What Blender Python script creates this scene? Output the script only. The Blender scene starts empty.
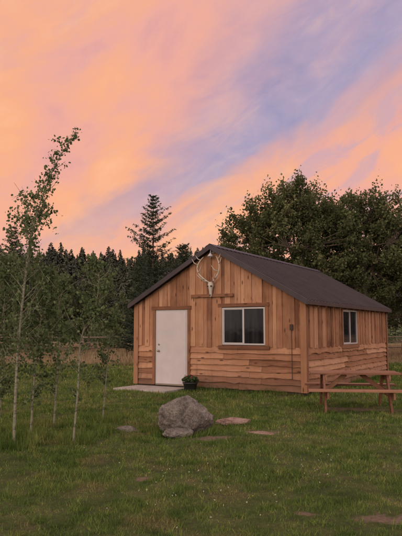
import bpy, math, random, bmesh
import numpy as np
from mathutils import Vector, Matrix, noise as mn
random.seed(7); rng=np.random.default_rng(7)
scene=bpy.context.scene
col=scene.collection

# ---------------------------------------------------------------- node helpers
class NT:
    def __init__(s,nt): s.nt=nt
    def n(s,t,**k):
        x=s.nt.nodes.new(t)
        for a,b in k.items(): setattr(x,a,b)
        return x
    def set(s,sock,v):
        if isinstance(v,bpy.types.NodeSocket): s.nt.links.new(v,sock)
        else: sock.default_value=v
    def m(s,op,a,b=None,c=None,clamp=False):
        x=s.n('ShaderNodeMath',operation=op,use_clamp=clamp)
        s.set(x.inputs[0],a)
        if b is not None: s.set(x.inputs[1],b)
        if c is not None: s.set(x.inputs[2],c)
        return x.outputs[0]
    def noise(s,vec,scale,detail=4,rough=.55,dist=0):
        x=s.n('ShaderNodeTexNoise'); s.set(x.inputs['Vector'],vec)
        x.inputs['Scale'].default_value=scale; x.inputs['Detail'].default_value=detail
        x.inputs['Roughness'].default_value=rough; x.inputs['Distortion'].default_value=dist
        return x.outputs['Fac']
    def mapr(s,v,a,b,c=0,d=1,smooth=True):
        x=s.n('ShaderNodeMapRange'); 
        if smooth: x.interpolation_type='SMOOTHSTEP'
        s.set(x.inputs[0],v)
        for i,q in enumerate((a,b,c,d)): s.set(x.inputs[i+1],q)
        return x.outputs[0]
    def mix(s,f,a,b,blend='MIX'):
        x=s.n('ShaderNodeMix',data_type='RGBA',blend_type=blend)
        s.set(x.inputs[0],f)
        for i,v in ((6,a),(7,b)):
            if isinstance(v,(tuple,list)): v=tuple(v)+((1,) if len(v)==3 else ())
            s.set(x.inputs[i],v)
        return x.outputs[2]
    def ramp(s,f,stops):
        x=s.n('ShaderNodeValToRGB'); s.set(x.inputs[0],f)
        e=x.color_ramp.elements
        while len(e)<len(stops): e.new(.5)
        for i,(p,c) in enumerate(stops): e[i].position=p; e[i].color=tuple(c)+(1,)
        return x.outputs[0]
    def vec(s,x,y,z):
        c=s.n('ShaderNodeCombineXYZ'); s.set(c.inputs[0],x); s.set(c.inputs[1],y); s.set(c.inputs[2],z); return c.outputs[0]
    def sep(s,v):
        c=s.n('ShaderNodeSeparateXYZ'); s.set(c.inputs[0],v); return c.outputs
    def scalev(s,v,sc):
        x=s.n('ShaderNodeVectorMath',operation='MULTIPLY'); s.set(x.inputs[0],v); x.inputs[1].default_value=sc; return x.outputs[0]

def newmat(name):
    m=bpy.data.materials.new(name); m.use_nodes=True
    nt=NT(m.node_tree); b=m.node_tree.nodes['Principled BSDF']
    return m,nt,b
def bump(nt,b,h,strength=.4,dist=.02):
    x=nt.n('ShaderNodeBump'); nt.set(x.inputs['Height'],h)
    x.inputs['Strength'].default_value=strength; x.inputs['Distance'].default_value=dist
    nt.nt.links.new(x.outputs[0],b.inputs['Normal'])
def tintout(nt):
    a=nt.n('ShaderNodeAttribute',attribute_name='tint'); return a.outputs['Fac']
def objco(nt): return nt.n('ShaderNodeTexCoord').outputs['Object']
def posco(nt): return nt.n('ShaderNodeNewGeometry').outputs['Position']

def simple(name,c,rough=.7,var=.15,scale=8,bumps=.2,metal=0,bd=.01):
    m,nt,b=newmat(name); v=objco(nt)
    f=nt.noise(v,scale,5,.6)
    lo=[x*(1-var) for x in c]; hi=[min(1,x*(1+var)) for x in c]
    nt.set(b.inputs['Base Color'],nt.ramp(f,[(.3,lo),(.7,hi)]))
    b.inputs['Roughness'].default_value=rough; b.inputs['Metallic'].default_value=metal
    if bumps: bump(nt,b,nt.noise(v,scale*4,5,.6),bumps,bd)
    return m

def wood(name,axis,stops,rough=.75,low=False):
    m,nt,b=newmat(name); v=objco(nt); t=tintout(nt)
    sc={'v':(22,22,1.6),'h':(1.6,1.6,26),'x':(2,26,26)}[axis]
    off=nt.vec(nt.m('MULTIPLY',t,37.),nt.m('MULTIPLY',t,53.),nt.m('MULTIPLY',t,71.))
    a=nt.n('ShaderNodeVectorMath',operation='ADD'); nt.set(a.inputs[0],nt.scalev(v,sc)); nt.set(a.inputs[1],off)
    g=nt.noise(a.outputs[0],1.0,6,.65,.6)
    big=nt.noise(nt.scalev(v,(1.2,1.2,1.6)),1.3,3)
    f=nt.m('ADD',nt.m('MULTIPLY',t,.50),nt.m('MULTIPLY',g,.60))
    f=nt.m('ADD',f,nt.m('MULTIPLY',nt.m('SUBTRACT',big,.5),.5))
    c=nt.ramp(f,stops)
    ks={'v':(7,7,2.2),'h':(2.2,2.2,7),'x':(3,8,8)}[axis]
    a2=nt.n('ShaderNodeVectorMath',operation='ADD'); nt.set(a2.inputs[0],nt.scalev(v,ks)); nt.set(a2.inputs[1],off)
    vo=nt.n('ShaderNodeTexVoronoi'); nt.set(vo.inputs['Vector'],a2.outputs[0]); vo.inputs['Scale'].default_value=1.1
    k=nt.mapr(vo.outputs['Distance'],.08,.2,.8,0)
    c=nt.mix(k,c,(stops[0][1][0]*.35,stops[0][1][1]*.3,stops[0][1][2]*.3))
    ws=nt.noise(nt.scalev(v,(9,9,.7)),1.0,5,.7)
    c=nt.mix(nt.mapr(ws,.50,.72,0,.5),c,(.17,.10,.07))
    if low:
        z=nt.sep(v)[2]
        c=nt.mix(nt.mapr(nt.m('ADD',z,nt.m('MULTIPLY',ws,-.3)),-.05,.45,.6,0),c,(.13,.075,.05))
    nt.set(b.inputs['Base Color'],c); b.inputs['Roughness'].default_value=rough
    b.inputs['Specular IOR Level'].default_value=.3
    bump(nt,b,g,.5,.01)
    return m

# ---------------------------------------------------------------- mesh helpers
def np_mesh(name,verts,nper,mat,tint=None,parent=None,smooth=False):
    nv=len(verts); nf=nv//nper
    me=bpy.data.meshes.new(name)
    me.vertices.add(nv); me.vertices.foreach_set('co',np.asarray(verts,dtype=np.float32).ravel())
    me.loops.add(nv); me.loops.foreach_set('vertex_index',np.arange(nv,dtype=np.int32))
    me.polygons.add(nf); me.polygons.foreach_set('loop_start',np.arange(0,nv,nper,dtype=np.int32))
    me.update(calc_edges=True)
    if tint is not None:
        at=me.attributes.new('tint','FLOAT','POINT'); at.data.foreach_set('value',np.repeat(tint,nper).astype(np.float32))
    me.materials.append(mat)
    o=bpy.data.objects.new(name,me); col.objects.link(o)
    if parent: o.parent=parent
    return o

DIAMOND=[(-.5,0),(0,.32),(.5,0),(0,-.32)]
ROUND=[(-.5,0),(-.3,.36),(.12,.42),(.5,0),(.12,-.42),(-.3,-.36)]
def leaves(centers,size,shape=DIAMOND,updir=None,hang=None):
    N=len(centers)
    a=rng.normal(size=(N,3)); 
    if hang is not None: a=a*.6+np.array(hang)
    a/=np.linalg.norm(a,axis=1,keepdims=True)
    b=rng.normal(size=(N,3))
    b=np.cross(a,b)
    b/=np.linalg.norm(b,axis=1,keepdims=True)+1e-9
    s=np.asarray(size).reshape(-1,1)*np.ones((N,1))
    out=np.empty((N,len(shape),3))
    for i,(u,v) in enumerate(shape): out[:,i]=centers+s*(u*a+v*b)
    return out.reshape(-1,3)

class Acc:
    def __init__(s): s.v=[];s.f=[];s.t=[]
    def add(s,vs,fs,t=0.5):
        o=len(s.v); s.v+= [tuple(p) for p in vs]; s.f+=[tuple(i+o for i in f) for f in fs]; s.t+=[t]*len(vs)
    def box(s,x0,x1,y0,y1,z0,z1,t=None):
        if t is None: t=random.random()
        vs=[(x,y,z) for x in(x0,x1) for y in(y0,y1) for z in(z0,z1)]
        s.add(vs,[(0,1,3,2),(4,6,7,5),(0,4,5,1),(2,3,7,6),(0,2,6,4),(1,5,7,3)],t)
    def beam(s,p,q,w,h,t=None,up=(0,0,1)):
        if t is None: t=random.random()
        p=Vector(p);q=Vector(q);d=(q-p).normalized();u=Vector(up)
        sd=d.cross(u).normalized();u=sd.cross(d)
        vs=[e+sd*a*w/2+u*b*h/2 for e in(p,q) for a in(-1,1) for b in(-1,1)]
        s.add(vs,[(0,1,3,2),(4,6,7,5),(0,4,5,1),(2,3,7,6),(0,2,6,4),(1,5,7,3)],t)
    def tube(s,pts,rad,n=6,t=.5):
        pts=[Vector(p) for p in pts]; vs=[];fs=[]
        for i,p in enumerate(pts):
            d=(pts[min(i+1,len(pts)-1)]-pts[max(i-1,0)]).normalized()
            r=d.cross(Vector((.31,.83,.12))); 
            r=r.normalized(); w=d.cross(r)
            for k in range(n):
                a=k*2*math.pi/n; vs.append(p+(r*math.cos(a)+w*math.sin(a))*rad[i])
        for i in range(len(pts)-1):
            for k in range(n):
                a=i*n+k;b=i*n+(k+1)%n; fs.append((a,b,b+n,a+n))
        fs.append(tuple(range(n))[::-1]); fs.append(tuple(range((len(pts)-1)*n,len(pts)*n)))
        s.add(vs,fs,t)
    def lathe(s,prof,c=(0,0,0),n=20,t=.5):
        vs=[];fs=[]
        for r,z in prof:
            for k in range(n):
                a=k*2*math.pi/n; vs.append((c[0]+r*math.cos(a),c[1]+r*math.sin(a),c[2]+z))
        for i in range(len(prof)-1):
            for k in range(n):
                a=i*n+k;b=i*n+(k+1)%n; fs.append((a,b,b+n,a+n))
        s.add(vs,fs,t)
    def obj(s,name,mat,parent=None,smooth=False,bevel=0):
        me=bpy.data.meshes.new(name); me.from_pydata(s.v,[],s.f)
        at=me.attributes.new('tint','FLOAT','POINT'); at.data.foreach_set('value',s.t)
        me.materials.append(mat)
        bm=bmesh.new(); bm.from_mesh(me); bmesh.ops.recalc_face_normals(bm,faces=bm.faces); bm.to_mesh(me); bm.free()
        if smooth: me.polygons.foreach_set('use_smooth',[True]*len(me.polygons))
        o=bpy.data.objects.new(name,me); col.objects.link(o)
        if parent: o.parent=parent
        if bevel:
            b=o.modifiers.new('b','BEVEL'); b.width=bevel; b.segments=2; b.limit_method='ANGLE'
        return o
def empty(name,loc=(0,0,0),rz=0):
    e=bpy.data.objects.new(name,None); e.location=loc; e.rotation_euler=(0,0,rz); col.objects.link(e); e.empty_display_size=.2; return e

def leafmat(name,stops,trans=.3,rough=.6):
    m=bpy.data.materials.new(name); m.use_nodes=True; nt=NT(m.node_tree)
    b=m.node_tree.nodes['Principled BSDF']; out=m.node_tree.nodes['Material Output']
    t=tintout(nt); c=nt.ramp(t,stops)
    df=nt.n('ShaderNodeBsdfDiffuse'); nt.set(df.inputs['Color'],c)
    tr=nt.n('ShaderNodeBsdfTranslucent'); nt.set(tr.inputs['Color'],c)
    mx=nt.n('ShaderNodeMixShader'); mx.inputs[0].default_value=trans
    m.node_tree.links.new(df.outputs[0],mx.inputs[1]); m.node_tree.links.new(tr.outputs[0],mx.inputs[2])
    m.node_tree.links.new(mx.outputs[0],out.inputs['Surface'])
    m.node_tree.nodes.remove(b)
    return m

# ---------------------------------------------------------------- camera
cam=bpy.data.cameras.new('camera'); co=bpy.data.objects.new('camera',cam); col.objects.link(co)
cam.sensor_fit='VERTICAL'; cam.sensor_height=24; cam.lens=600/536*24
co.location=(0,0,1.6); co.rotation_euler=(math.radians(95.9),0,0)
cam.clip_end=5000; scene.camera=co

# ---------------------------------------------------------------- world (dusk sky with lit clouds)
SUN_EL=math.radians(14); SUN_AZ=math.radians(-150)   # behind and left of the camera (azimuth from +Y, clockwise)
w=bpy.data.worlds.new('World'); scene.world=w; w.use_nodes=True
nt=NT(w.node_tree); bg=w.node_tree.nodes['Background']
d=nt.n('ShaderNodeTexCoord').outputs['Generated']
x,y,z=nt.sep(d)
az=nt.m('ARCTAN2',x,y); el=nt.m('ARCSINE',z)
azc=nt.m('MINIMUM',nt.m('MAXIMUM',az,-.9),.9)
aa=nt.m('ADD',azc,.134)
u=nt.m('ADD',nt.m('MULTIPLY',az,.868),nt.m('MULTIPLY',el,.496))
s0=nt.m('SUBTRACT',nt.m('MULTIPLY',el,.868),nt.m('MULTIPLY',az,.496))
n1=nt.noise(nt.vec(nt.m('MULTIPLY',u,3.6),nt.m('MULTIPLY',s0,9),3.3),1.0,6,.6,.7)
n2=nt.noise(nt.vec(nt.m('MULTIPLY',u,8),nt.m('MULTIPLY',s0,24),9.1),1.0,6,.62,.6)
n3=nt.noise(nt.vec(nt.m('MULTIPLY',u,2.6),nt.m('MULTIPLY',s0,5.5),5.7),1.0,5,.58,.5)
n4=nt.noise(nt.vec(nt.m('MULTIPLY',az,9),nt.m('MULTIPLY',el,13),1.7),1.0,5,.52,.4)
s=nt.m('SUBTRACT',el,nt.m('ADD',nt.m('MULTIPLY',aa,.57),.185))
s=nt.m('ADD',s,nt.m('MULTIPLY',nt.m('SUBTRACT',n1,.5),.22))
s=nt.m('ADD',s,nt.m('MULTIPLY',nt.m('SUBTRACT',n2,.5),.06))
s=nt.m('ADD',s,nt.m('MULTIPLY',nt.m('SUBTRACT',n4,.5),.08))
aap=nt.m('MAXIMUM',aa,0.)
wu=nt.m('ADD',nt.m('MULTIPLY',aap,.66),.03)
wd=nt.m('ADD',nt.m('MULTIPLY',aap,.12),.03)
up=nt.m('DIVIDE',nt.m('MAXIMUM',s,0.),wu); dn=nt.m('DIVIDE',nt.m('MAXIMUM',nt.m('MULTIPLY',s,-1),0.),wd)
q=nt.m('ADD',nt.m('MULTIPLY',up,up),nt.m('MULTIPLY',dn,dn))
lane=nt.m('EXPONENT',nt.m('MULTIPLY',q,-1.))
lane=nt.m('MULTIPLY',lane,nt.mapr(aa,-.15,.22,.35,1))
wf=nt.m('ADD',nt.m('MULTIPLY',n3,.75),nt.m('MULTIPLY',n4,.25))
warm=nt.ramp(wf,[(.34,(.68,.33,.34)),(.45,(.86,.40,.31)),(.55,(.95,.43,.23)),(.68,(1.0,.53,.29))])
warm=nt.mix(nt.mapr(el,.3,.75,0,.6),warm,(.80,.42,.38))
warm=nt.mix(nt.mapr(el,.0,.2,.6,0),warm,(.96,.50,.30))
cool=nt.ramp(nt.m('ADD',nt.m('MULTIPLY',n2,.6),nt.m('MULTIPLY',n4,.4)),[(.36,(.30,.29,.47)),(.52,(.39,.34,.50)),(.66,(.54,.42,.49))])
front=nt.mix(nt.m('MULTIPLY',lane,.95),warm,cool)
st=nt.m('MULTIPLY',nt.mapr(n2,.47,.62),nt.mapr(s,-.02,-.10))
front=nt.mix(nt.m('MULTIPLY',st,nt.mapr(aa,.0,.3,.15,.7)),front,(.60,.38,.43))
st2=nt.m('MULTIPLY',nt.mapr(n1,.52,.68),nt.mapr(s,.05,.15))
front=nt.mix(nt.m('MULTIPLY',st2,.3),front,(.64,.37,.42))
back=nt.mix(n3,(1.36,1.10,.98),(1.10,.94,.95))
colr=nt.mix(nt.mapr(y,.25,-.45),front,back)
zen=nt.mapr(el,.62,1.1)
colr=nt.mix(zen,colr,(1.08,.94,.90))
colr=nt.mix(nt.mapr(el,0,-.1),colr,(.12,.10,.07))
sky=nt.n('ShaderNodeTexSky',sky_type='NISHITA'); sky.sun_disc=False
sky.sun_elevation=SUN_EL; sky.sun_rotation=SUN_AZ
skyc=nt.mix(1.0,sky.outputs[0],(.006,.006,.006),'MULTIPLY')
tot=nt.mix(1.0,colr,skyc,'ADD')
nt.set(bg.inputs['Color'],tot); bg.inputs['Strength'].default_value=1.0

sl=bpy.data.lights.new('sun','SUN'); so=bpy.data.objects.new('sun',sl); col.objects.link(so)
sl.energy=.75; sl.angle=math.radians(22); sl.color=(1,.78,.60)
sd=Vector((math.sin(SUN_AZ)*math.cos(SUN_EL),math.cos(SUN_AZ)*math.cos(SUN_EL),math.sin(SUN_EL)))
so.rotation_euler=sd.to_track_quat('Z','Y').to_euler(); so.location=(0,0,30)

# ---------------------------------------------------------------- ground
SPOTS=[(1.70,5.28,.50,.22),(.92,5.42,.13,.07),(.15,9.1,.5,.2),(1.0,9.6,.4,.2),(-1.15,9.6,.35,.15),(3.1,12.3,1.0,.5),(-.6,6.6,.12,.10)]
def gh(X,Y):
    return .018*np.sin(X*1.7+.6*np.sin(Y*.9))*np.cos(Y*1.3+.4)+.012*np.sin(X*4.1+Y*3.3)+.008*np.sin(X*9.3-Y*2.1)*np.sin(Y*8.2+X)
def edge(X): return 27+2.5*np.sin(X*.21)+1.2*np.sin(X*.7)
xs=np.unique(np.concatenate([np.linspace(-1500,-60,12),np.linspace(-60,-12,25),np.linspace(-12,14,180),np.linspace(14,60,25),np.linspace(60,1500,12)]))
ys=np.unique(np.concatenate([np.linspace(-600,-5,8),np.linspace(-5,24,200),np.linspace(24,80,30),np.linspace(80,1800,14)]))
XX,YY=np.meshgrid(xs,ys)
near=(np.abs(XX)<20)&(YY<26)&(YY>-8)
ZZ=np.where(near,gh(XX,YY),0)
V=np.stack([XX,YY,ZZ],-1).reshape(-1,3); nx=len(xs); ny=len(ys)
F=[(j*nx+i,j*nx+i+1,(j+1)*nx+i+1,(j+1)*nx+i) for j in range(ny-1) for i in range(nx-1)]
me=bpy.data.meshes.new('ground'); me.from_pydata(V.tolist(),[],F); me.polygons.foreach_set('use_smooth',[True]*len(F))
go=bpy.data.objects.new('ground',me); col.objects.link(go)

def lawn_color(nt,p):
    a=nt.noise(p,.6,3,.6); b2=nt.noise(p,3.2,3,.7)
    f=nt.m('ADD',nt.m('MULTIPLY',a,.4),nt.m('MULTIPLY',b2,.6))
    c=nt.ramp(f,[(.35,(.060,.100,.028)),(.45,(.108,.160,.044)),(.54,(.160,.205,.062)),(.64,(.26,.25,.105))])
    c3=nt.noise(p,1.3,3,.6)
    return nt.mix(nt.mapr(c3,.52,.68,0,.7),c,(.24,.20,.095))
def dirtmask(nt,p,b2):
    px,py,pz=nt.sep(p); tot=0.
    for (sx,sy,rx,ry) in SPOTS:
        ax=nt.m('DIVIDE',nt.m('SUBTRACT',px,sx),rx); ay=nt.m('DIVIDE',nt.m('SUBTRACT',py,sy),ry)
        e=nt.m('EXPONENT',nt.m('MULTIPLY',nt.m('ADD',nt.m('MULTIPLY',ax,ax),nt.m('MULTIPLY',ay,ay)),-1.))
        tot=nt.m('ADD',tot,e)
    return nt.mapr(nt.m('ADD',tot,nt.m('MULTIPLY',nt.m('SUBTRACT',b2,.5),2.2)),.45,.95)
m,nt,b=newmat('ground'); p=posco(nt)
px,py,pz=nt.sep(p)
lc=lawn_color(nt,p); lc=nt.mix(1.0,lc,(.70,.70,.72),'MULTIPLY')
fine=nt.noise(p,30,5,.75); b2=nt.noise(p,5,5,.7)
lc=nt.mix(nt.mapr(fine,.38,.62,.0,.7),lc,(.080,.062,.034))
dirt=nt.ramp(fine,[(.3,(.13,.09,.065)),(.7,(.30,.21,.15))])
lc=nt.mix(dirtmask(nt,p,b2),lc,dirt)
fe=nt.m('ADD',nt.m('ADD',27.,nt.m('MULTIPLY',nt.m('SINE',nt.m('MULTIPLY',px,.21)),2.5)),nt.m('MULTIPLY',nt.m('SINE',nt.m('MULTIPLY',px,.7)),1.2))
fm=nt.mapr(nt.m('ADD',nt.m('SUBTRACT',py,fe),nt.m('MULTIPLY',nt.m('SUBTRACT',b2,.5),3.)),-1,1.5)
fn=nt.noise(nt.scalev(p,(.05,.22,1)),1.0,5,.6)
field=nt.ramp(fn,[(.3,(.12,.09,.055)),(.5,(.23,.165,.095)),(.7,(.35,.25,.15))])
nt.set(b.inputs['Base Color'],nt.mix(fm,lc,field)); b.inputs['Roughness'].default_value=.95
b.inputs['Specular IOR Level'].default_value=.1
bump(nt,b,fine,.9,.05); me.materials.append(m)

# ---- grass blades
mg=bpy.data.materials.new('grass_blades'); mg.use_nodes=True; nt=NT(mg.node_tree)
p=posco(nt); t=tintout(nt); c=lawn_color(nt,p)
c=nt.mix(1.0,c,nt.ramp(t,[(0,(.40,.48,.42)),(.3,(.8,.88,.75)),(.55,(1.15,1.2,1.05)),(.8,(1.7,1.6,1.4)),(1,(2.6,2.0,1.9))]),'MULTIPLY')
df=nt.n('ShaderNodeBsdfDiffuse'); nt.set(df.inputs['Color'],c)
tr=nt.n('ShaderNodeBsdfTranslucent'); nt.set(tr.inputs['Color'],c); mx=nt.n('ShaderNodeMixShader'); mx.inputs[0].default_value=.3
mg.node_tree.links.new(df.outputs[0],mx.inputs[1]); mg.node_tree.links.new(tr.outputs[0],mx.inputs[2])
mg.node_tree.links.new(mx.outputs[0],mg.node_tree.nodes['Material Output'].inputs['Surface'])
mg.node_tree.nodes.remove(mg.node_tree.nodes['Principled BSDF'])

TH=math.radians(31); Wd=5.08; Dp=7.8
Rr=np.array([2.53,14.8]); ex=np.array([math.cos(TH),-math.sin(TH)]); ey=np.array([math.sin(TH),math.cos(TH)])
Lo=Rr-Wd*ex
def incabin(X,Y,mgn=0):
    rx=(X-Lo[0])*ex[0]+(Y-Lo[1])*ex[1]; ry=(X-Lo[0])*ey[0]+(Y-Lo[1])*ey[1]
    a=(rx>-mgn)&(rx<Wd+mgn)&(ry>-mgn)&(ry<Dp+mgn)
    slab=(rx>.05)&(rx<1.85)&(ry>-1.25)&(ry<=0)
    return a|slab
def blades(n,X,Y,h,wd,tintv,lean=.45):
    yaw=rng.uniform(0,2*np.pi,n); ly=rng.uniform(0,2*np.pi,n); ll=np.abs(rng.normal(0,lean,n))*h
    Z=gh(X,Y)-.005
    o=np.empty((n,3,3))
    o[:,0]=np.stack([X-np.cos(yaw)*wd/2,Y-np.sin(yaw)*wd/2,Z],1)
    o[:,1]=np.stack([X+np.cos(yaw)*wd/2,Y+np.sin(yaw)*wd/2,Z],1)
    o[:,2]=np.stack([X+np.cos(ly)*ll,Y+np.sin(ly)*ll,Z+h],1)
    return o.reshape(-1,3),tintv
def spotm(X,Y):
    t=np.zeros_like(X)
    for sx,sy,rx,ry in SPOTS: t+=np.exp(-((X-sx)/rx)**2-((Y-sy)/ry)**2)
    return t
def pnoise(X,Y,f,seed):
    r=np.random.default_rng(seed); o=np.zeros_like(X)
    for k in range(7):
        a=r.uniform(0,6.28); ff=f*r.uniform(.6,1.8); o+=np.sin((X*math.cos(a)+Y*math.sin(a))*ff+r.uniform(0,6.28)+1.5*np.sin((X*math.sin(a)-Y*math.cos(a))*ff*.6))
    return np.clip(.5+o/7*.9,0,1)
vs=[];ts=[]
for (y0,y1,dens,h,wd) in [(3.6,6.5,7000,.026,.006),(6.5,9.5,4000,.032,.009),(9.5,14,1900,.040,.014),(14,20,800,.05,.02),(20,29,320,.065,.035)]:
    hw=y1*.36+1.5
    n=int((y1-y0)*2*hw*dens); n=min(n,260000)
    X=rng.uniform(-hw,hw,n); Y=rng.uniform(y0,y1,n)
    patch=pnoise(X,Y,4.5,3)*.5+pnoise(X,Y,13,4)*.5
    pc=np.clip((patch-.31)*3.4,0.22,1)
    keep=(rng.uniform(0,1,n)>spotm(X,Y)*1.2)&(~incabin(X,Y,-.02))&(rng.uniform(0,1,n)<pc)
    X=X[keep];Y=Y[keep];n=len(X);pc=pc[keep]
    v,t=blades(n,X,Y,h*rng.uniform(.4,1.6,n)*(.6+.7*pc),wd*rng.uniform(.6,1.3,n),np.clip(rng.beta(1.5,2.2,n)+.14*(1-pc),0,1),.7)
    vs.append(v);ts.append(t)
def ring(cx,cy,rx,ry,n,h):
    a=rng.uniform(0,2*np.pi,n); r=1+np.abs(rng.normal(0,.22,n))
    return cx+np.cos(a)*rx*r, cy+np.sin(a)*ry*r, h*rng.uniform(.5,1.3,n)
for args in [(-.25,9.6,.42,.33,1300,.10),(-1.15,9.75,.2,.16,500,.07),(-2.62,8.6,.3,.3,900,.16),(-1.8,8.8,.2,.2,600,.14),(-1.7,10.8,.2,.2,600,.15),(-2.2,9.6,.6,.5,1500,.14),(-3.2,9.0,.7,.6,1500,.16),(.55,10.6,.42,.2,400,.05)]:
    X,Y,h=ring(*args); v,t=blades(len(X),X,Y,h,.009*np.ones(len(X)),rng.beta(2,3,len(X)),.45); vs.append(v);ts.append(t)
for k in range(190):
    cy=rng.uniform(4.6,16); cx=rng.uniform(-.38,.38)*cy; n=int(rng.uniform(10,35))
    X=cx+rng.normal(0,.05,n); Y=cy+rng.normal(0,.05,n); kk=~incabin(X,Y,.02); X=X[kk];Y=Y[kk];n=len(X)
    v,t=blades(n,X,Y,rng.uniform(.03,.09)*rng.uniform(.5,1.3,n),.009*np.ones(n),np.clip(rng.beta(2,3,n)+rng.uniform(-.3,.3),0,1),.5); vs.append(v);ts.append(t)
for (o,dr,ln,off) in [(Lo,ex,Wd,-ey),(Rr,ey,Dp,ex)]:
    n=int(ln*420); a=rng.uniform(0,ln,n); r=np.abs(rng.normal(0,.09,n))+.03
    X=o[0]+dr[0]*a+off[0]*r; Y=o[1]+dr[1]*a+off[1]*r; k=~incabin(X,Y,0); X=X[k];Y=Y[k];n=len(X)
    v,t=blades(n,X,Y,.13*rng.uniform(.3,1.4,n)*(.4+pnoise(X,Y,3,8)),.012*np.ones(n),rng.beta(2,3,n),.3); vs.append(v);ts.append(t)
np_mesh('grass',np.concatenate(vs),3,mg,np.concatenate(ts))
md=leafmat('dry_grass',[(0,(.13,.095,.055)),(.5,(.27,.20,.115)),(1,(.42,.32,.20))],.2)
n=60000; X=rng.uniform(-30,40,n); Y=27+rng.uniform(0,1,n)**1.6*35
k=Y>edge(X)-.5; X=X[k];Y=Y[k];n=len(X)
v,t=blades(n,X,Y,rng.uniform(.1,.42,n)*(.4+pnoise(X,Y,.8,5)),.03*np.ones(n),np.clip(rng.uniform(0,.7,n)+.5*pnoise(X,Y,.5,6)-.1,0,1),.35)
np_mesh('dry_meadow_grass',v,3,md,t)
mf=leafmat('clover_petals',[(0,(.60,.58,.48)),(.7,(.58,.56,.42)),(1,(.6,.48,.10))],.2)
n=80; cx=np.array([[-.35,7.0],[-.1,6.5],[1.2,7.5],[-1.5,7.2],[-.2,6.2],[.2,5.9]])[rng.integers(0,6,n)]
fx=cx[:,0]+rng.normal(0,.45,n); fy=cx[:,1]+rng.normal(0,.45,n)
C=np.stack([fx,fy,gh(fx,fy)+rng.uniform(.02,.04,n)],1); C=np.repeat(C,4,0)+rng.normal(0,.003,(n*4,3))
np_mesh('clover_flowers',leaves(C,.009,ROUND),6,mf,np.repeat(rng.uniform(0,1,n),4))

# rail fence along the edge of the meadow
fw=wood('fence_wood','h',[(.2,(.08,.06,.045)),(.5,(.15,.115,.085)),(.85,(.24,.19,.15))])
A=Acc(); px_=-34.
prev=None
while px_<44:
    yy=41+1.2*math.sin(px_*.08); A.tube([(px_,yy,-.1),(px_+.02,yy,1.2+random.uniform(-.04,.06))],[.07,.06],7,random.random())
    if prev:
        for zz in (.42,.78,1.1): A.tube([(prev[0],prev[1]-.07,zz+random.uniform(-.03,.03)),(px_,yy-.07,zz+random.uniform(-.03,.03))],[.045,.038],6,random.random())
    prev=(px_,yy); px_+=2.9
A.obj('rail_fence',fw,None,True)

# ---------------------------------------------------------------- hill + forest
def hillh(X,Y):
    t=np.clip((Y-95)/130,0,1); t=t*t*(3-2*t)
    base=25.0-0.035*(X+60)+1.8*np.sin(X*.045+1)+1.0*np.sin(X*.12)
    return t*np.clip(base,5,40)-.3
xs=np.linspace(-420,420,120); ys=np.linspace(90,460,40); XX,YY=np.meshgrid(xs,ys)
V=np.stack([XX,YY,hillh(XX,YY)],-1).reshape(-1,3); nx=len(xs)
F=[(j*nx+i,j*nx+i+1,(j+1)*nx+i+1,(j+1)*nx+i) for j in range(len(ys)-1) for i in range(nx-1)]
me=bpy.data.meshes.new('hill'); me.from_pydata(V.tolist(),[],F)
o=bpy.data.objects.new('hill',me); col.objects.link(o); me.materials.append(simple('hill_soil',(.06,.065,.04),.95,.4,.05,0))
def lowpine(seed):
    r=np.random.default_rng(seed); tr=[]
    L=15
    for i in range(L):
        f=i/L; z=.08+.92*f; R=.19*(1-f)**.8+.010; n=10
        a=r.uniform(0,2*np.pi,n)
        for k in range(n):
            rr=R*r.uniform(.5,1.35); da=.36
            top=np.array([0,0,min(1.02,z+.10*(1-f*.5))])
            zz=z-.02*r.uniform(0,1.5)
            tr.append([top,[rr*math.cos(a[k]-da),rr*math.sin(a[k]-da),zz+.02],[rr*1.1*math.cos(a[k]),rr*1.1*math.sin(a[k]),zz-.015]])
            tr.append([top,[rr*1.1*math.cos(a[k]),rr*1.1*math.sin(a[k]),zz-.015],[rr*math.cos(a[k]+da),rr*math.sin(a[k]+da),zz+.02]])
    tr.append([[-.012,0,0],[.012,0,0],[0,0,.5]]); tr.append([[0,-.012,0],[0,.012,0],[0,0,.5]])
    return np.array(tr,dtype=float)
base=[lowpine(s) for s in range(8)]
N=3000; out=[];tt=[]
X=rng.uniform(-260,200,N); Y=rng.uniform(100,250,N)
X*=Y/250*1.0+.2
for i in range(N):
    h=rng.uniform(4.5,8.5)*(1 if rng.uniform()<.92 else 1.35); b_=base[i%8]; a=rng.uniform(0,6.28); ca,sa=math.cos(a),math.sin(a)
    R=np.array([[ca,-sa,0],[sa,ca,0],[0,0,1]]); wv=rng.uniform(.8,1.4)
    t=(b_*np.array([wv,wv,1]))@R.T*h+np.array([X[i],Y[i],float(hillh(X[i],Y[i]))])
    out.append(t.reshape(-1,3)); tt.append(np.clip(np.full(len(b_),rng.uniform(0,.7))+rng.uniform(-.15,.3,len(b_)),0,1))
mp=leafmat('forest_needles_hazed',[(0,(.060,.062,.052)),(.5,(.080,.084,.064)),(1,(.115,.112,.078))],.05,.9)  # greyed needle greens: distance haze is mixed into the colour
np_mesh('distant_forest',np.concatenate(out),3,mp,np.concatenate(tt))

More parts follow.
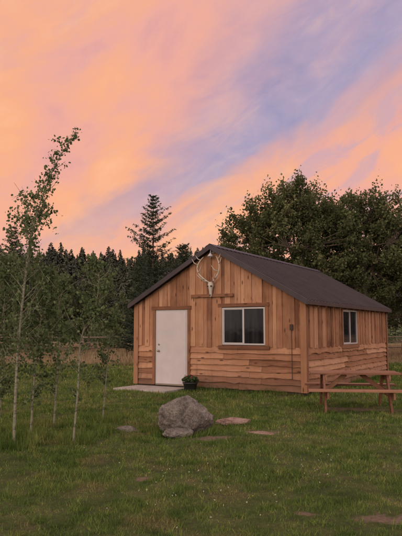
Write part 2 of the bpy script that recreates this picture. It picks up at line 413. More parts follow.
# ---------------------------------------------------------------- spruce trees
bark=simple('bark',(.10,.075,.055),.95,.4,9,.6)
def spruce(name,loc,H,R,seed,dens=1.0):
    r=np.random.default_rng(seed); e=empty(name,loc); A=Acc()
    A.tube([(0,0,-.2),(0,0,H*.3),(.03,.02,H*.7),(0,0,H)],[.028*H/2*1.1,.02*H/2,.01*H/2,.005],7)
    C=[];T=[];S=[]
    z=H*.06
    while z<H*.985:
        f=z/H; nb=r.integers(4,7)
        for k in range(nb):
            a=r.uniform(0,2*np.pi); L=R*((1-f)**.7)*r.uniform(.4,1.25)+.12
            if r.uniform()<.12: L*=1.3
            drop=-.15*(1-f)+.35*f; m_=7
            pts=[]
            for j in range(m_+1):
                s_=j/m_; rr=L*s_; zz=z+L*(drop*s_+.30*s_*s_)
                pts.append((rr*math.cos(a),rr*math.sin(a),zz))
            A.tube([pts[0],pts[3],pts[-1]],[.018*(1-f)+.006,.012*(1-f)+.004,.003],4)
            nn=int(16+L*38*dens)
            ss=r.uniform(.05,1,nn); P=np.array(pts); idx=np.clip(ss*m_,0,m_-1e-3); i0=idx.astype(int); fr=(idx-i0)[:,None]
            c=P[i0]*(1-fr)+P[i0+1]*fr
            sw=(.04+.17*L*.5*(1-ss)**.7)[:,None]
            c=c+r.normal(0,1,(nn,3))*sw*np.array([1,1,.28])+np.array([0,0,-.03])
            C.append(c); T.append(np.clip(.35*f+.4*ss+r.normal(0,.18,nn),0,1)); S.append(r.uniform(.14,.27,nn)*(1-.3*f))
        z+=H*.023*r.uniform(.7,1.4)
    C=np.concatenate(C);T=np.concatenate(T);S=np.concatenate(S)
    A.obj('trunk',bark,e)
    rad=C*np.array([1,1,0]); rad/=np.linalg.norm(rad,axis=1,keepdims=True)+1e-6
    sh=[(-.5,0),(0,.16),(.5,0),(0,-.16)]
    np_mesh('needles',leaves(C,S,sh,hang=rad*.8+np.array([0,0,-.12])),4,spr,T,e)
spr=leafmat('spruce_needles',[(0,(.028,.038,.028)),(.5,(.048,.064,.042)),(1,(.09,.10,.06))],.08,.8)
spruce('spruce_tree',(-2.85,35.0,0),9.6,2.4,3)
spruce('spruce_tree',(-1.1,37.0,0),7.0,1.7,5)
spruce('spruce_tree',(-4.0,39.0,0),6.4,1.6,15)
spruce('spruce_tree',(-13.8,44.0,0),9.4,2.0,8)

# ---------------------------------------------------------------- broadleaf trees
def broad(name,loc,H,blobs,mat,seed,ncl,lpc,lsz,tr=.2,base=.0):
    r=np.random.default_rng(seed); e=empty(name,loc); A=Acc()
    vol=np.array([b[3]*b[4]*b[5] for b in blobs]); vol/=vol.sum()
    cen=[];odir=[]
    for i in range(ncl):
        b_=blobs[r.choice(len(blobs),p=vol)]
        dv=r.normal(size=3); dv/=np.linalg.norm(dv); rad=r.uniform(.2,1)**.45*r.uniform(.92,1.12)
        cen.append([b_[0]+dv[0]*b_[3]*rad,b_[1]+dv[1]*b_[4]*rad,b_[2]+dv[2]*b_[5]*rad]); odir.append(dv*.7+np.array([0,0,.8]))
    cen=np.array(cen)
    top=np.array([np.mean(cen[:,0]),np.mean(cen[:,1]),H*.78])
    tp=[np.array([0,0,-.2]),np.array([.05,0,H*.15]),top*np.array([.4,.4,.5]),top]
    A.tube(tp,[tr*1.25,tr,tr*.7,tr*.15],9)
    mains=[]
    for k in range(10):
        f=r.uniform(.2,.75); p0=top*f*np.array([.6,.6,1]); c=cen[r.integers(len(cen))]
        c=c*np.array([.8,.8,.9]); mid=(p0+c)/2+np.array([0,0,-.2])
        A.tube([p0,mid,c],[tr*.45,tr*.3,tr*.1],6); mains.append((p0,mid,c))
    mp_=np.array([m_ for t_ in mains for m_ in t_[1:]]+[top])
    C=[];T=[]
    for c,od in zip(cen,odir):
        j=np.argmin(np.linalg.norm(mp_-c,axis=1)); a=mp_[j]; od=od/np.linalg.norm(od)
        A.tube([a,(a+c)/2+r.normal(0,.12,3),c,c+od*.4],[tr*.14,tr*.09,tr*.04,tr*.02],4)
        cr=r.uniform(.24,.62)*(.5+H*.045); n=int(lpc*r.uniform(.4,1.4)*(cr/.4)**1.3)
        sq=np.array([1.15,1.15,r.uniform(.45,.8)])
        q_=r.normal(0,.45,(n,3))*sq*cr
        tail=np.abs(r.normal(0,.75,n))[:,None]; q_=q_*(1-.35*np.clip(tail,0,2))+od*tail*cr
        C.append(c+q_); T.append(np.clip(.38+.20*q_[:,2]/cr+r.normal(0,.14,n)+r.normal(0,.15),0,1))  # upper leaves of each clump tinted lighter: highlights painted into the colour
    C=np.concatenate(C);T=np.concatenate(T); k=C[:,2]>base; C=C[k];T=T[k]
    A.obj('trunk',bark,e)
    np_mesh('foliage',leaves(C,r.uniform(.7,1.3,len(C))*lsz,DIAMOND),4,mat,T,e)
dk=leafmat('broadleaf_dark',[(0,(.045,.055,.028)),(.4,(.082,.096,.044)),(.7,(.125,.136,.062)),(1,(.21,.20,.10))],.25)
ol=leafmat('broadleaf_olive_hazed',[(0,(.055,.070,.040)),(.5,(.105,.128,.064)),(1,(.18,.195,.10))],.25)  # background leaf greens lightened, haze painted into the ramp
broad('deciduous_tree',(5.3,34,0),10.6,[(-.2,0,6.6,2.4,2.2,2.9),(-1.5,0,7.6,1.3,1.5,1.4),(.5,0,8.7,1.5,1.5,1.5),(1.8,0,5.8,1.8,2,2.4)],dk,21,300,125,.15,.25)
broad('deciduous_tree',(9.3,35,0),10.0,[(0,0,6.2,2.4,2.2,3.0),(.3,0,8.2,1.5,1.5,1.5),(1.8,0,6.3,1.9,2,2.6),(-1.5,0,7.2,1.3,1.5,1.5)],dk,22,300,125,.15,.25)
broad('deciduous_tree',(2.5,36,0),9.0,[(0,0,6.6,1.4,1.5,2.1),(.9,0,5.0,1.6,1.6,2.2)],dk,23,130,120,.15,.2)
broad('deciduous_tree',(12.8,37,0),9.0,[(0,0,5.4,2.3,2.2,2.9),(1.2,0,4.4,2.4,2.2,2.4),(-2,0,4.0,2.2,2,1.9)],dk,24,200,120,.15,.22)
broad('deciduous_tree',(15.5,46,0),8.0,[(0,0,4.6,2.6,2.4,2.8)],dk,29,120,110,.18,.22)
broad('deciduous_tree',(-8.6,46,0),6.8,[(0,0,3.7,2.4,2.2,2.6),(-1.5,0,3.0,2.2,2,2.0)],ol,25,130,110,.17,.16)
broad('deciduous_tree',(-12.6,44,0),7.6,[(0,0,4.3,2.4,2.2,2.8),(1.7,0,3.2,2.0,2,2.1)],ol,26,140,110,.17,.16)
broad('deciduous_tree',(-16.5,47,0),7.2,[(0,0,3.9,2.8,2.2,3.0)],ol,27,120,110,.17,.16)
broad('deciduous_tree',(-5.4,52,0),5.4,[(0,0,2.9,2.2,2.2,2.1)],ol,28,90,110,.17,.16)
def bushes():
    r=np.random.default_rng(44); C=[];T=[]
    for i in range(150):
        X=r.uniform(-60,60); Y=r.uniform(72,88); rr=r.uniform(1.2,2.8); n=200
        q_=r.normal(0,.5,(n,3))*np.array([1.3,1.1,.9])*rr; q_[:,2]=np.abs(q_[:,2]+rr*.4)
        C.append(q_+np.array([X,Y,0])); T.append(np.clip(.4+.2*q_[:,2]/rr+r.normal(0,.15,n)+r.normal(0,.15),0,1))
    np_mesh('distant_bushes',leaves(np.concatenate(C),.38),4,ol,np.concatenate(T))
bushes()

# ---------------------------------------------------------------- aspens
ab,nt,b=newmat('aspen_bark'); v=objco(nt)
f=nt.noise(nt.scalev(v,(14,14,30)),1.,5,.7)
nt.set(b.inputs['Base Color'],nt.ramp(f,[(.36,(.06,.055,.04)),(.46,(.18,.17,.115)),(.7,(.28,.27,.19))])); b.inputs['Roughness'].default_value=.8
al=leafmat('aspen_leaves',[(0,(.058,.085,.038)),(.4,(.115,.155,.066)),(.75,(.18,.225,.105)),(1,(.29,.32,.19))],.38,.45)
def spline(P,n):
    P=np.array(P,float); t=np.linspace(0,len(P)-1,n); o=[]
    for q_ in t:
        i=min(int(q_),len(P)-2); f_=q_-i
        p0=P[max(i-1,0)];p1=P[i];p2=P[i+1];p3=P[min(i+2,len(P)-1)]
        o.append(.5*((2*p1)+(-p0+p2)*f_+(2*p0-5*p1+4*p2-p3)*f_**2+(-p0+3*p1-3*p2+p3)*f_**3))
    return np.array(o)
def aspen(path,r0,nb,bl,seed,start=.15,lpb=55,topthin=1.0,ls=.046,slim=None):
    r=np.random.default_rng(seed); foot=np.array(path[0]); e=empty('aspen_sapling',tuple(foot))
    P=spline(path,26)-foot; P[0,2]-=.1; A=Acc(); n=len(P)
    A.tube(P,[r0*(1-.88*i/(n-1)) for i in range(n)],8)
    C=[];T=[];S=[]
    for k in range(nb):
        f=start+(1-start)*(k+r.uniform(0,1))/nb; idx=f*(n-1)*.999; i=int(idx); p0=P[i]*(1-idx+i)+P[i+1]*(idx-i)
        dirn=P[min(i+2,n-1)]-P[max(i-1,0)]; dirn/=np.linalg.norm(dirn)
        a=r.uniform(0,2*np.pi); side=np.array([math.cos(a),math.sin(a),0])
        ff=(f-start)/(1-start)
        L=bl*r.uniform(.5,1.2)*(1-.75*ff**1.2*topthin)*(.7+.6*min(1,ff*4))
        mult=1.
        if slim and f>slim:
            L=r.uniform(.08,.24)*(1.15-.5*(f-slim)/(1-slim)); mult=.8
            if r.uniform()<.42: continue
        dv=side*.7+dirn*.7; dv/=np.linalg.norm(dv)
        q1=p0+dv*L*.5+r.normal(0,.02,3); q2=p0+dv*L+np.array([0,0,.12*L])+r.normal(0,.03,3)
        A.tube([p0,q1,q2],[.006,.004,.002],4)
        nt_=max(2,int(L*9)); tips=[]
        for j in range(nt_):
            s_=r.uniform(.2,1); b0=p0*(1-s_)+q2*s_; tw=b0+r.normal(0,1,3)*np.array([1,1,.9])*.16*(L+.2)
            A.tube([b0,(b0+tw)/2+np.array([0,0,.01]),tw],[.0025,.002,.001],3); tips.append((b0,tw))
        m_=int(lpb*(.35+L)*r.uniform(.4,1.4)*mult)
        for j in range(m_):
            b0,tw=tips[r.integers(len(tips))]; s_=r.uniform(.1,1.1)
            C.append(b0*(1-s_)+tw*s_+r.normal(0,.030,3)+np.array([0,0,-.015]))
        T+=list(np.clip(r.normal(.42,.22,m_)+.2*(r.uniform()-.5),0,1)); S+=list(r.uniform(.55,1.2,m_)*ls)
    A.obj('trunk',ab,e)
    np_mesh('leaves',leaves(np.array(C),np.array(S),ROUND,hang=(0,0,-.5)),6,al,np.array(T),e)
aspen([(-2.62,8.6,0),(-2.60,8.6,1.31),(-2.49,8.6,2.74),(-2.36,8.6,3.38),(-2.16,8.6,3.95),(-1.86,8.6,4.50)],.022,110,.48,1,.16,56,1.08,.042,.58)
aspen([(-2.50,9.0,0),(-2.45,9.0,1.2),(-2.40,9.1,1.9),(-2.33,9.1,2.45)],.018,46,.56,2,.12,90)
aspen([(-1.83,8.8,0),(-1.78,8.8,.7),(-1.74,8.8,1.5),(-1.56,8.8,1.9),(-1.50,8.8,2.35),(-1.58,8.8,2.6)],.017,38,.42,3,.16,76)
aspen([(-1.72,10.7,0),(-1.66,10.7,.9),(-1.62,10.7,1.5),(-1.55,10.7,1.9)],.016,30,.38,4,.2,72)
aspen([(-3.05,9.1,0),(-3.05,9.1,1.3),(-2.98,9.1,2.0),(-2.95,9.0,2.6)],.020,46,.58,5,.12,90)
aspen([(-2.45,10.2,0),(-2.4,10.2,1.2),(-2.42,10.2,1.9),(-2.32,10.2,2.4)],.018,40,.52,6,.12,85)
aspen([(-3.5,10.6,0),(-3.45,10.6,1.3),(-3.5,10.6,2.3),(-3.45,10.6,2.8)],.020,44,.60,7,.12,85)

# ---------------------------------------------------------------- cabin
cab=empty('wooden_cabin',(Lo[0],Lo[1],0),-TH)
ST=[(.20,(.15,.060,.030)),(.38,(.28,.128,.066)),(.58,(.39,.190,.104)),(.82,(.51,.28,.165))]
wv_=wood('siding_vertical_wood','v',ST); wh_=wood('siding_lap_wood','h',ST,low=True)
wt_=wood('trim_wood','h',[(.2,(.13,.053,.027)),(.5,(.23,.10,.050)),(.85,(.33,.16,.085))])
wtv=wood('trim_wood_upright','v',[(.2,(.16,.068,.034)),(.5,(.28,.13,.066)),(.85,(.39,.20,.11))])
roofm,nt,b=newmat('roof_metal'); v=objco(nt)
nt.set(b.inputs['Base Color'],nt.ramp(nt.noise(v,1.5,6,.7),[(.3,(.032,.022,.025)),(.7,(.060,.044,.048))]))
b.inputs['Roughness'].default_value=.5; b.inputs['Specular IOR Level'].default_value=.35
darkw=simple('skid_dark',(.05,.035,.025),.9)
white=simple('white_paint',(.53,.475,.47),.45,.07,3,.03)
whitef=simple('white_vinyl',(.48,.44,.43),.4,.05,3,0)
EZ=2.34; SL=.566; split=1.17
def topz(u,gable): return EZ+SL*(min(u,Wd-u)) if gable else EZ+.02
AV=Acc();AH=Acc()
def wall(mp,length,gable,ops):
    u=0.0; i=0
    while u<length-.01:
        bw=random.uniform(.12,.20); u1=min(length,u+bw); 
        if length-u1<.06: u1=length
        out=.020 if i%2 else .042; out+=random.uniform(-.003,.004); t=random.random()
        ov=.012 if i%2==0 else -.004
        a=max(0,u-ov); c=min(length,u1+ov)
        segs=[(split-random.uniform(.0,.03),None)]
        for (o0,o1,z0,z1) in ops:
            if c>o0+.02 and a<o1-.02:
                new=[]
                for (s0_,s1_) in segs:
                    if z0>s0_: new.append((s0_,z0))
                    new.append((z1,s1_))
                segs=new
        um=Wd/2
        for (s0_,s1_) in segs:
            us=[a,c]
            if gable and a<um<c: us=[a,um,c]
            for ua,ub in zip(us[:-1],us[1:]):
                za=topz(ua,gable) if s1_ is None else s1_; zb=topz(ub,gable) if s1_ is None else s1_
                if min(za,zb)<=s0_: continue
                vs=[mp(ua,0.,s0_),mp(ub,0.,s0_),mp(ub,0.,zb),mp(ua,0.,za),mp(ua,out,s0_),mp(ub,out,s0_),mp(ub,out,zb),mp(ua,out,za)]
                AV.add(vs,[(0,1,2,3),(4,5,6,7),(0,1,5,4),(1,2,6,5),(2,3,7,6),(3,0,4,7)],t)
        u=u1;i+=1
    rows=7; z0=.10; rh=(split-z0)/rows
    for k in range(rows):
        za=z0+k*rh; zb=za+rh+.02
        spans=[(0.,length)]
        for (o0,o1,q0,q1) in ops:
            if q0<zb-.03 and q1>za:
                spans=[(0.,o0),(o1,length)]
        for (a,c) in spans:
            cuts=[a]
            if c-a>2.5: cuts.append(a+(c-a)*random.uniform(.3,.7))
            cuts.append(c)
            for ua,ub in zip(cuts[:-1],cuts[1:]):
                t=random.random(); n=max(3,int((ub-ua)/.06)); ph=random.uniform(0,50); amp=random.uniform(.012,.034)
                vs=[];fs=[]
                for j in range(n+1):
                    uu=ua+.003+(ub-ua-.006)*j/n
                    dz=amp*(mn.noise(Vector((uu*2.2+ph,k*3.1,0)))*1.3+.6*mn.noise(Vector((uu*7+ph,5,0))))
                    vs+=[mp(uu,0.0,zb),mp(uu,.012,zb),mp(uu,.058,za+dz-.012),mp(uu,0.0,za+dz-.012)]
                for j in range(n):
                    q_=j*4
                    for e_ in range(4): fs.append((q_+e_,q_+(e_+1)%4,q_+4+(e_+1)%4,q_+4+e_))
                fs+=[(0,1,2,3),(n*4,n*4+1,n*4+2,n*4+3)]
                AH.add(vs,fs,t)
DOOR=(.63,1.76,-.1,2.16); WIN=(2.78,4.09,1.20,2.20); SW=(2.85,4.30,1.17,2.20)
wall(lambda u,o,z:(u,-o,z),Wd,True,[DOOR,WIN])
wall(lambda u,o,z:(Wd+o,u,z),Dp,False,[SW])
wall(lambda u,o,z:(-o,u,z),Dp,False,[])
wall(lambda u,o,z:(u,Dp+o,z),Wd,True,[])
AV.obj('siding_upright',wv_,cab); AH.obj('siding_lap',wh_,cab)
A=Acc()
g=[(0.004,0),(Wd-.004,0),(Wd-.004,EZ-.02),(Wd/2,EZ-.02+SL*Wd/2),(0.004,EZ-.02)]
vs=[(x_,.004,z_) for x_,z_ in g]+[(x_,Dp-.004,z_) for x_,z_ in g]
A.add(vs,[(0,1,2,3,4),(5,6,7,8,9)]+[(i,(i+1)%5,5+(i+1)%5,5+i) for i in (0,1,4)],.5)
A.obj('wall_core',darkw,cab)
A=Acc(); A.box(.03,Wd-.03,-.006,Dp+.0,-.15,.11); A.box(-.01,Wd+.01,-.02,.0,-.1,.085); A.box(Wd,Wd+.02,-.02,Dp,-.1,.085); A.obj('skid_foundation',darkw,cab)
A=Acc(); AT=Acc()
for cx_,sg in ((0,-1),(Wd,1)):
    for yy,sy in ((0,-1),(Dp,1)):
        AT.box(cx_+sg*.060-.0,cx_+sg*.080,yy-sy*.07,yy+sy*.058,.08,EZ-.02)
        AT.box(cx_-sg*.07,cx_+sg*.080,yy+sy*.060,yy+sy*.084,.08,EZ+.0)
def frame(acH,acV,mp,o,w_,depth=.07,sill=True):
    a,c,z0,z1=o
    def bx(ac,u0,u1,q0,q1,dd):
        P=[mp(u_,o_,z_) for u_ in(u0,u1) for o_ in(.0,dd) for z_ in(q0,q1)]
        ac.add(P,[(0,1,3,2),(4,6,7,5),(0,4,5,1),(2,3,7,6),(0,2,6,4),(1,5,7,3)],random.random())
    bx(acV,a-w_+.03,a+.03,max(z0,.1),z1,depth); bx(acV,c-.03,c+w_-.03,max(z0,.1),z1,depth)
    bx(acH,a-w_+.0,c+w_-.0,z1+.002,z1+w_+.01,depth+.008)
    if sill: bx(acH,a-w_+.0,c+w_-.0,z0-w_-.01,z0-.002,depth+.012)
mpF=lambda u,o,z:(u,-o,z); mpS=lambda u,o,z:(Wd+o,u,z)
frame(A,AT,mpF,DOOR,.09,.068,False); frame(A,AT,mpF,WIN,.085); frame(A,AT,mpS,SW,.085)
A.box(1.86,3.15,-.088,-.05,2.475,2.56,.35)
A.obj('trim_boards',wt_,cab,bevel=.003); AT.obj('trim_uprights',wtv,cab,bevel=.003)
D=Acc(); D.box(.668,1.722,-.045,.02,.10,2.155,.5); D.obj('door_jamb',whitef,cab)
D=Acc(); D.box(.715,1.675,-.056,-.01,.125,2.115,.5); D.obj('door',white,cab,bevel=.004)
hw=simple('metal_hardware',(.35,.30,.22),.3,.05,3,0,.9)
K=Acc(); 
prof=[(0.001,0),(.03,.0),(.03,.006),(.012,.01),(.011,.035),(.026,.045),(.031,.06),(.024,.075),(.001,.08)]
K.lathe(prof,n=16); k_=K.obj('door_knob',hw,cab,True); k_.rotation_euler=(math.radians(90),0,0); k_.location=(.79,-.056,1.02)
K=Acc(); K.lathe([(0.001,0),(.026,0),(.026,.012),(.001,.016)],n=16); k_=K.obj('deadbolt',hw,cab,True); k_.rotation_euler=(math.radians(90),0,0); k_.location=(.79,-.056,1.2)
K=Acc(); K.box(.69,1.70,-.075,-.045,.085,.118,.5); K.obj('door_threshold',hw,cab)
glass,nt,b=newmat('window_glass'); b.inputs['Roughness'].default_value=.05; b.inputs['Specular IOR Level'].default_value=.22
v=objco(nt); cz=nt.noise(nt.scalev(v,(14,14,.8)),1.,3,.5)
nt.set(b.inputs['Base Color'],nt.ramp(cz,[(.35,(.008,.008,.010)),(.65,(.026,.024,.027))]))
bump(nt,b,nt.noise(v,2.5,2),.05,.03)
def window(mp,o,name):
    a,c,z0,z1=o; a+=.035;c-=.035;z0+=.015;z1-=.015
    e=Acc(); G=Acc()
    def bx(ac,u0,u1,q0,q1,d0,d1):
        P=[mp(u_,o_,z_) for u_ in(u0,u1) for o_ in(d0,d1) for z_ in(q0,q1)]
        ac.add(P,[(0,1,3,2),(4,6,7,5),(0,4,5,1),(2,3,7,6),(0,2,6,4),(1,5,7,3)],.5)
    f_=.04; mid=(a+c)/2
    bx(e,a,a+f_,z0,z1,.005,.06); bx(e,c-f_,c,z0,z1,.005,.06)
    bx(e,a+f_,c-f_,z0,z0+f_,.005,.058); bx(e,a+f_,c-f_,z1-f_,z1,.005,.058)
    bx(e,mid-.024,mid+.024,z0+f_,z1-f_,.008,.054)
    bx(e,a+f_,a+f_+.018,z0+f_,z1-f_,.01,.046); bx(e,a+f_+.018,mid-.024,z0+f_,z0+f_+.018,.01,.044); bx(e,a+f_+.018,mid-.024,z1-f_-.018,z1-f_,.01,.044)
    e.obj(name+'_frame',whitef,cab,bevel=.003)
    bx(G,a+f_,c-f_,z0+f_,z1-f_,.012,.030); G.obj(name+'_glass',glass,cab)
window(mpF,WIN,'front_window'); window(mpS,SW,'side_window')
Rf=Acc(); oh=.17; fo=.22; th=.05
za=EZ+.075
def roofp(u,side): return (Wd/2+side*u, za+SL*(Wd/2)-SL*u)
Hh=Wd/2+oh
for side in(-1,1):
    x0,z0=roofp(0,side);x1,z1=roofp(Hh,side)
    y0=-fo;y1=Dp+fo
    vs=[(x0,y0,z0),(x1,y0,z1),(x1,y1,z1),(x0,y1,z0),(x0,y0,z0-th),(x1,y0,z1-th),(x1,y1,z1-th),(x0,y1,z0-th)]
    Rf.add(vs,[(0,1,2,3),(4,5,6,7),(0,1,5,4),(1,2,6,5),(2,3,7,6)],.5)
    n=int((y1-y0)/.24)
    for i in range(n+1):
        yy=y0+.02+(y1-y0-.04)*i/n
        nn=Vector((side*SL,0,1)).normalized()
        p0=Vector((x0,yy,z0))+nn*.012; p1=Vector((x1,yy,z1))+nn*.012
        Rf.beam(p0,p1,.034,.042,.5,up=nn)
Rf2=Acc()
for side in(-1,1):
    x0,z0=roofp(0.0,side);x1,z1=roofp(Hh+.012,side)
    for yy in(-fo-.014,Dp+fo+.014):
        Rf2.add([(x0,yy-.013,z0+.035),(x1,yy-.013,z1+.035),(x1,yy-.013,z1-.105),(x0,yy-.013,z0-.105),(x0,yy+.013,z0+.035),(x1,yy+.013,z1+.035),(x1,yy+.013,z1-.105),(x0,yy+.013,z0-.105)],
          [(0,1,2,3),(4,5,6,7),(0,1,5,4),(1,2,6,5),(2,3,7,6),(3,0,4,7)],.5)
    xe=x1
    Rf2.box(min(xe,xe+side*.02),max(xe,xe+side*.02),-fo-.02,Dp+fo+.02,z1-.09,z1+.0,.5)
    c0=roofp(0,side);c1=roofp(.16,side)
    Rf2.add([(c0[0],-fo-.03,c0[1]+.05),(c1[0],-fo-.03,c1[1]+.045),(c1[0],Dp+fo+.03,c1[1]+.045),(c0[0],Dp+fo+.03,c0[1]+.05)],[(0,1,2,3)],.5)
Rf.obj('roof',roofm,cab); Rf2.obj('roof_trim',roofm,cab)
S=Acc()
for side in (-1,1):
    for i in range(14):
        yy=.05+i*(Dp-.1)/13
        xa,z_a=roofp(Wd/2-.05,side); xb,z_b=roofp(Hh-.01,side)
        S.beam((xa,yy,z_a-.115),(xb,yy,z_b-.115),.04,.1)
S.obj('rafter_ends',wt_,cab)
L=Acc(); L.lathe([(.02,.10),(.03,.08),(.06,.05),(.085,.0),(.08,.0),(.055,.045),(.02,.07)],(2.54,-.20,3.55),20,.5)
L.tube([(2.54,-.04,3.72),(2.54,-.12,3.76),(2.54,-.19,3.72),(2.54,-.20,3.64)],[.012]*4,8); L.box(2.49,2.59,-.06,-.035,3.66,3.78,.5)
L.obj('gable_lamp',simple('lamp_grey',(.45,.43,.43),.4,.05,4,0),cab,True)
B_=Acc(); B_.lathe([(.001,-.03),(.025,-.02),(.035,.01),(.03,.04),(.015,.07)],(2.54,-.20,3.545),14); B_.obj('lamp_bulb',whitef,cab,True)
bone=simple('bone',(.50,.44,.38),.6,.15,14,.3); sk=Acc()
secs=[(2.88,.055,.05,0),(2.84,.075,.075,0),(2.78,.085,.085,.0),(2.72,.062,.07,0),(2.64,.045,.05,0),(2.55,.036,.042,.0),(2.50,.034,.035,0),(2.47,.018,.02,0)]
vs=[];fs=[];n=14
for (z_,rx,ry,_) in secs:
    for k in range(n):
        a=k*2*math.pi/n; yy=-.115-ry*math.sin(a)
        vs.append((2.50+rx*math.cos(a),yy,z_))
for i in range(len(secs)-1):
    for k in range(n): fs.append((i*n+k,i*n+(k+1)%n,(i+1)*n+(k+1)%n,(i+1)*n+k))
fs+= [tuple(range(n)),tuple(range((len(secs)-1)*n,len(secs)*n))]
sk.add(vs,fs,.5); sk.obj('elk_skull',bone,cab,True)
E=Acc()
for sg in(-1,1):
    E.lathe([(.001,-.02),(.02,-.015),(.026,0),(.02,.015),(.001,.02)],(2.50+sg*.052,-.185,2.765),12)
E.box(2.485,2.515,-.155,-.145,2.50,2.56); E.obj('skull_hollow_shade',darkw,cab,True)  # raised dark pieces painting the shade of the eye and nose hollows
an=Acc()
for sg in(-1,1):
    beam=[(0.04,-.12,2.86),(.14,-.16,2.93),(.27,-.22,3.06),(.34,-.25,3.22),(.32,-.24,3.36),(.26,-.20,3.48),(.20,-.16,3.56)]
    pts=spline([(2.5+sg*a,b_,c_) for a,b_,c_ in beam],18)
    an.tube(pts,[.026-.016*i/17 for i in range(18)],8)
    for (i,dx,dy,dz) in [(1,.12,-.22,.10),(3,.14,-.22,.15),(7,-.16,-.12,.17),(11,.13,-.10,.16),(14,.12,-.06,.13)]:
        p0=pts[i]; p1=p0+np.array([sg*dx*.6,dy*.6,dz*.3]); p2=p0+np.array([sg*dx,dy,dz])
        an.tube([p0,p1,p2],[.016,.012,.003],6)
an.obj('antlers',simple('antler',(.52,.45,.37),.6,.3,10,.3),cab,True)
P=Acc(); P.tube([(4.78,-.075,.4),(4.78,-.075,1.05),(4.78,-.075,1.62)],[.008]*3,6); P.box(4.74,4.82,-.10,-.06,1.60,1.74,.5); P.obj('thermometer_conduit',darkw,cab)

conc=simple('concrete',(.34,.29,.26),.9,.25,5,.4)
A=Acc(); A.box(-.85,.85,-.55,.55,-.1,.055,.5); o=A.obj('doorstep_slab',conc,None,bevel=.012)
ctr=Lo+ex*.95-ey*.66; o.location=(ctr[0],ctr[1],0); o.rotation_euler=(0,0,-TH)

pl=Lo+ex*2.05-ey*.42; e=empty('flower_planter',(pl[0],pl[1],.0))
A=Acc(); A.lathe([(.001,.0),(.135,.0),(.15,.02),(.185,.20),(.205,.205),(.208,.235),(.19,.235),(.18,.20),(.001,.195)],n=28); A.obj('pot',simple('black_plastic',(.025,.022,.022),.45,.1,4,0),e,True)
n=420; a=rng.uniform(0,6.28,n); r_=rng.uniform(0,.22,n); C=np.stack([np.cos(a)*r_,np.sin(a)*r_,.24+rng.uniform(0,.17,n)*(1-r_*2.2)+.02],1)
np_mesh('plant_leaves',leaves(C,.06,ROUND),6,al,rng.uniform(.0,.35,n),e)
n=60; a=rng.uniform(0,6.28,n); r_=rng.uniform(0,.17,n); C=np.stack([np.cos(a)*r_,np.sin(a)*r_,.35+rng.uniform(-.04,.07,n)],1)
np_mesh('flowers',leaves(C,.035,ROUND),6,leafmat('petals',[(0,(.35,.05,.06)),(1,(.5,.12,.15))]),rng.uniform(0,1,n),e)

# ---------------------------------------------------------------- rocks
def rock(name,loc,dims,seed,mat,rz=0,nz=.06,planes=14,sink=.1):
    r=np.random.default_rng(seed); bm=bmesh.new(); bmesh.ops.create_icosphere(bm,subdivisions=6,radius=1)
    N_=r.normal(size=(planes,3)); N_/=np.linalg.norm(N_,axis=1,keepdims=True); h=r.uniform(.72,.98,planes)
    for v in bm.verts:
        d_=np.array(v.co); dt=N_@d_; rr=1.12
        for q_,hh in zip(dt,h):
            if q_>.05: rr=min(rr,hh/q_)
        p_=Vector(d_*rr)
        k=mn.fractal(p_*1.9+Vector((seed,0,0)),.8,2.1,6)*nz+ mn.noise(p_*9+Vector((0,seed,0)))*nz*.3+ mn.noise(p_*26+Vector((0,seed,0)))*nz*.15
        p_=p_*(1+k)
        v.co=(p_.x*dims[0]/2,p_.y*dims[1]/2,p_.z*dims[2]/2)
    me=bpy.data.meshes.new(name); bm.to_mesh(me); bm.free(); me.polygons.foreach_set('use_smooth',[True]*len(me.polygons))
    me.materials.append(mat); o=bpy.data.objects.new(name,me); col.objects.link(o)
    o.location=(loc[0],loc[1],dims[2]/2-sink); o.rotation_euler=(0,0,rz); return o
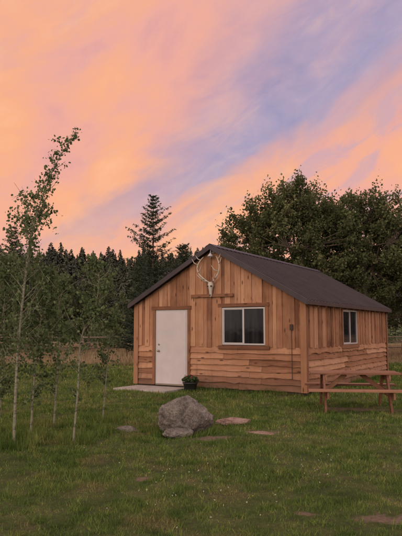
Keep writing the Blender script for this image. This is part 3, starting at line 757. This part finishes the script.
def rockmat(name,c0,c1,c2):
    m,nt,b=newmat(name); v=objco(nt)
    f=nt.noise(v,4.5,8,.7,.5); g_=nt.noise(v,38,4,.75)
    c=nt.ramp(nt.m('ADD',nt.m('MULTIPLY',f,.6),nt.m('MULTIPLY',g_,.4)),[(.38,c0),(.49,c1),(.60,c2)])
    vo=nt.n('ShaderNodeTexVoronoi'); nt.set(vo.inputs['Vector'],v); vo.inputs['Scale'].default_value=30
    c=nt.mix(nt.mapr(vo.outputs['Distance'],.12,.34,.5,0),c,(c0[0]*.4,c0[1]*.4,c0[2]*.4))
    nt.set(b.inputs['Base Color'],c); b.inputs['Roughness'].default_value=.9
    bump(nt,b,nt.m('ADD',f,nt.m('MULTIPLY',g_,.5)),1.0,.05); return m
rm=rockmat('granite',(.065,.052,.043),(.19,.158,.135),(.34,.29,.25))
rr_=rockmat('red_stone',(.16,.095,.075),(.33,.20,.155),(.45,.31,.25))
rock('boulder',(-.26,9.62),(.82,.64,.68),4,rm,.2,.09)
rock('rock',(-.34,9.28),(.42,.25,.16),9,rm,.3,.08,10,.03)
rock('rock',(-1.17,9.75),(.36,.26,.13),12,rm,0,.08,10,.05)
rock('flat_stone',(.55,10.6),(.66,.5,.14),15,rr_,.2,.05,10,.04)
rock('flat_stone',(.93,9.5),(.38,.26,.08),17,rr_,-.3,.05,10,.045)

# ---------------------------------------------------------------- picnic table
pt=empty('picnic_table',(3.12,12.45,0),math.radians(-7))
pw=wood('table_wood','x',[(.2,(.12,.048,.028)),(.5,(.22,.10,.058)),(.85,(.34,.17,.10))])
A=Acc()
for i in range(5): 
    y0=-.37+i*.15; A.box(-.88+random.uniform(-.01,.01),.88+random.uniform(-.01,.01),y0,y0+.14,.715,.753)
A.obj('tabletop',pw,pt,bevel=.004)
A=Acc()
for sy in(-1,1):
    for i in range(2):
        c=sy*(.62+i*.15); A.box(-.95,.95,c-.07,c+.07,.415,.453)
A.obj('benches',pw,pt,bevel=.004)
A=Acc()
for sx in(-.62,.62):
    for sy in(-1,1): A.beam((sx,sy*.70,-.03),(sx,sy*.26,.712),.04,.14,up=(0,1,0))
    A.box(sx+.022,sx+.060,-.80,.80,.275+.0,.412); A.box(sx+.022,sx+.060,-.36,.36,.585,.712)
    A.beam((sx+(.03 if sx<0 else -.0),0,.35),(sx*.25,0,.70),.09,.038,up=(0,1,0))
A.obj('legs',pw,pt,bevel=.004)
scene.view_settings.view_transform='Standard'; scene.view_settings.look='None'; scene.view_settings.exposure=0
print('faces',sum(len(o.data.polygons) for o in bpy.data.objects if o.type=='MESH'))
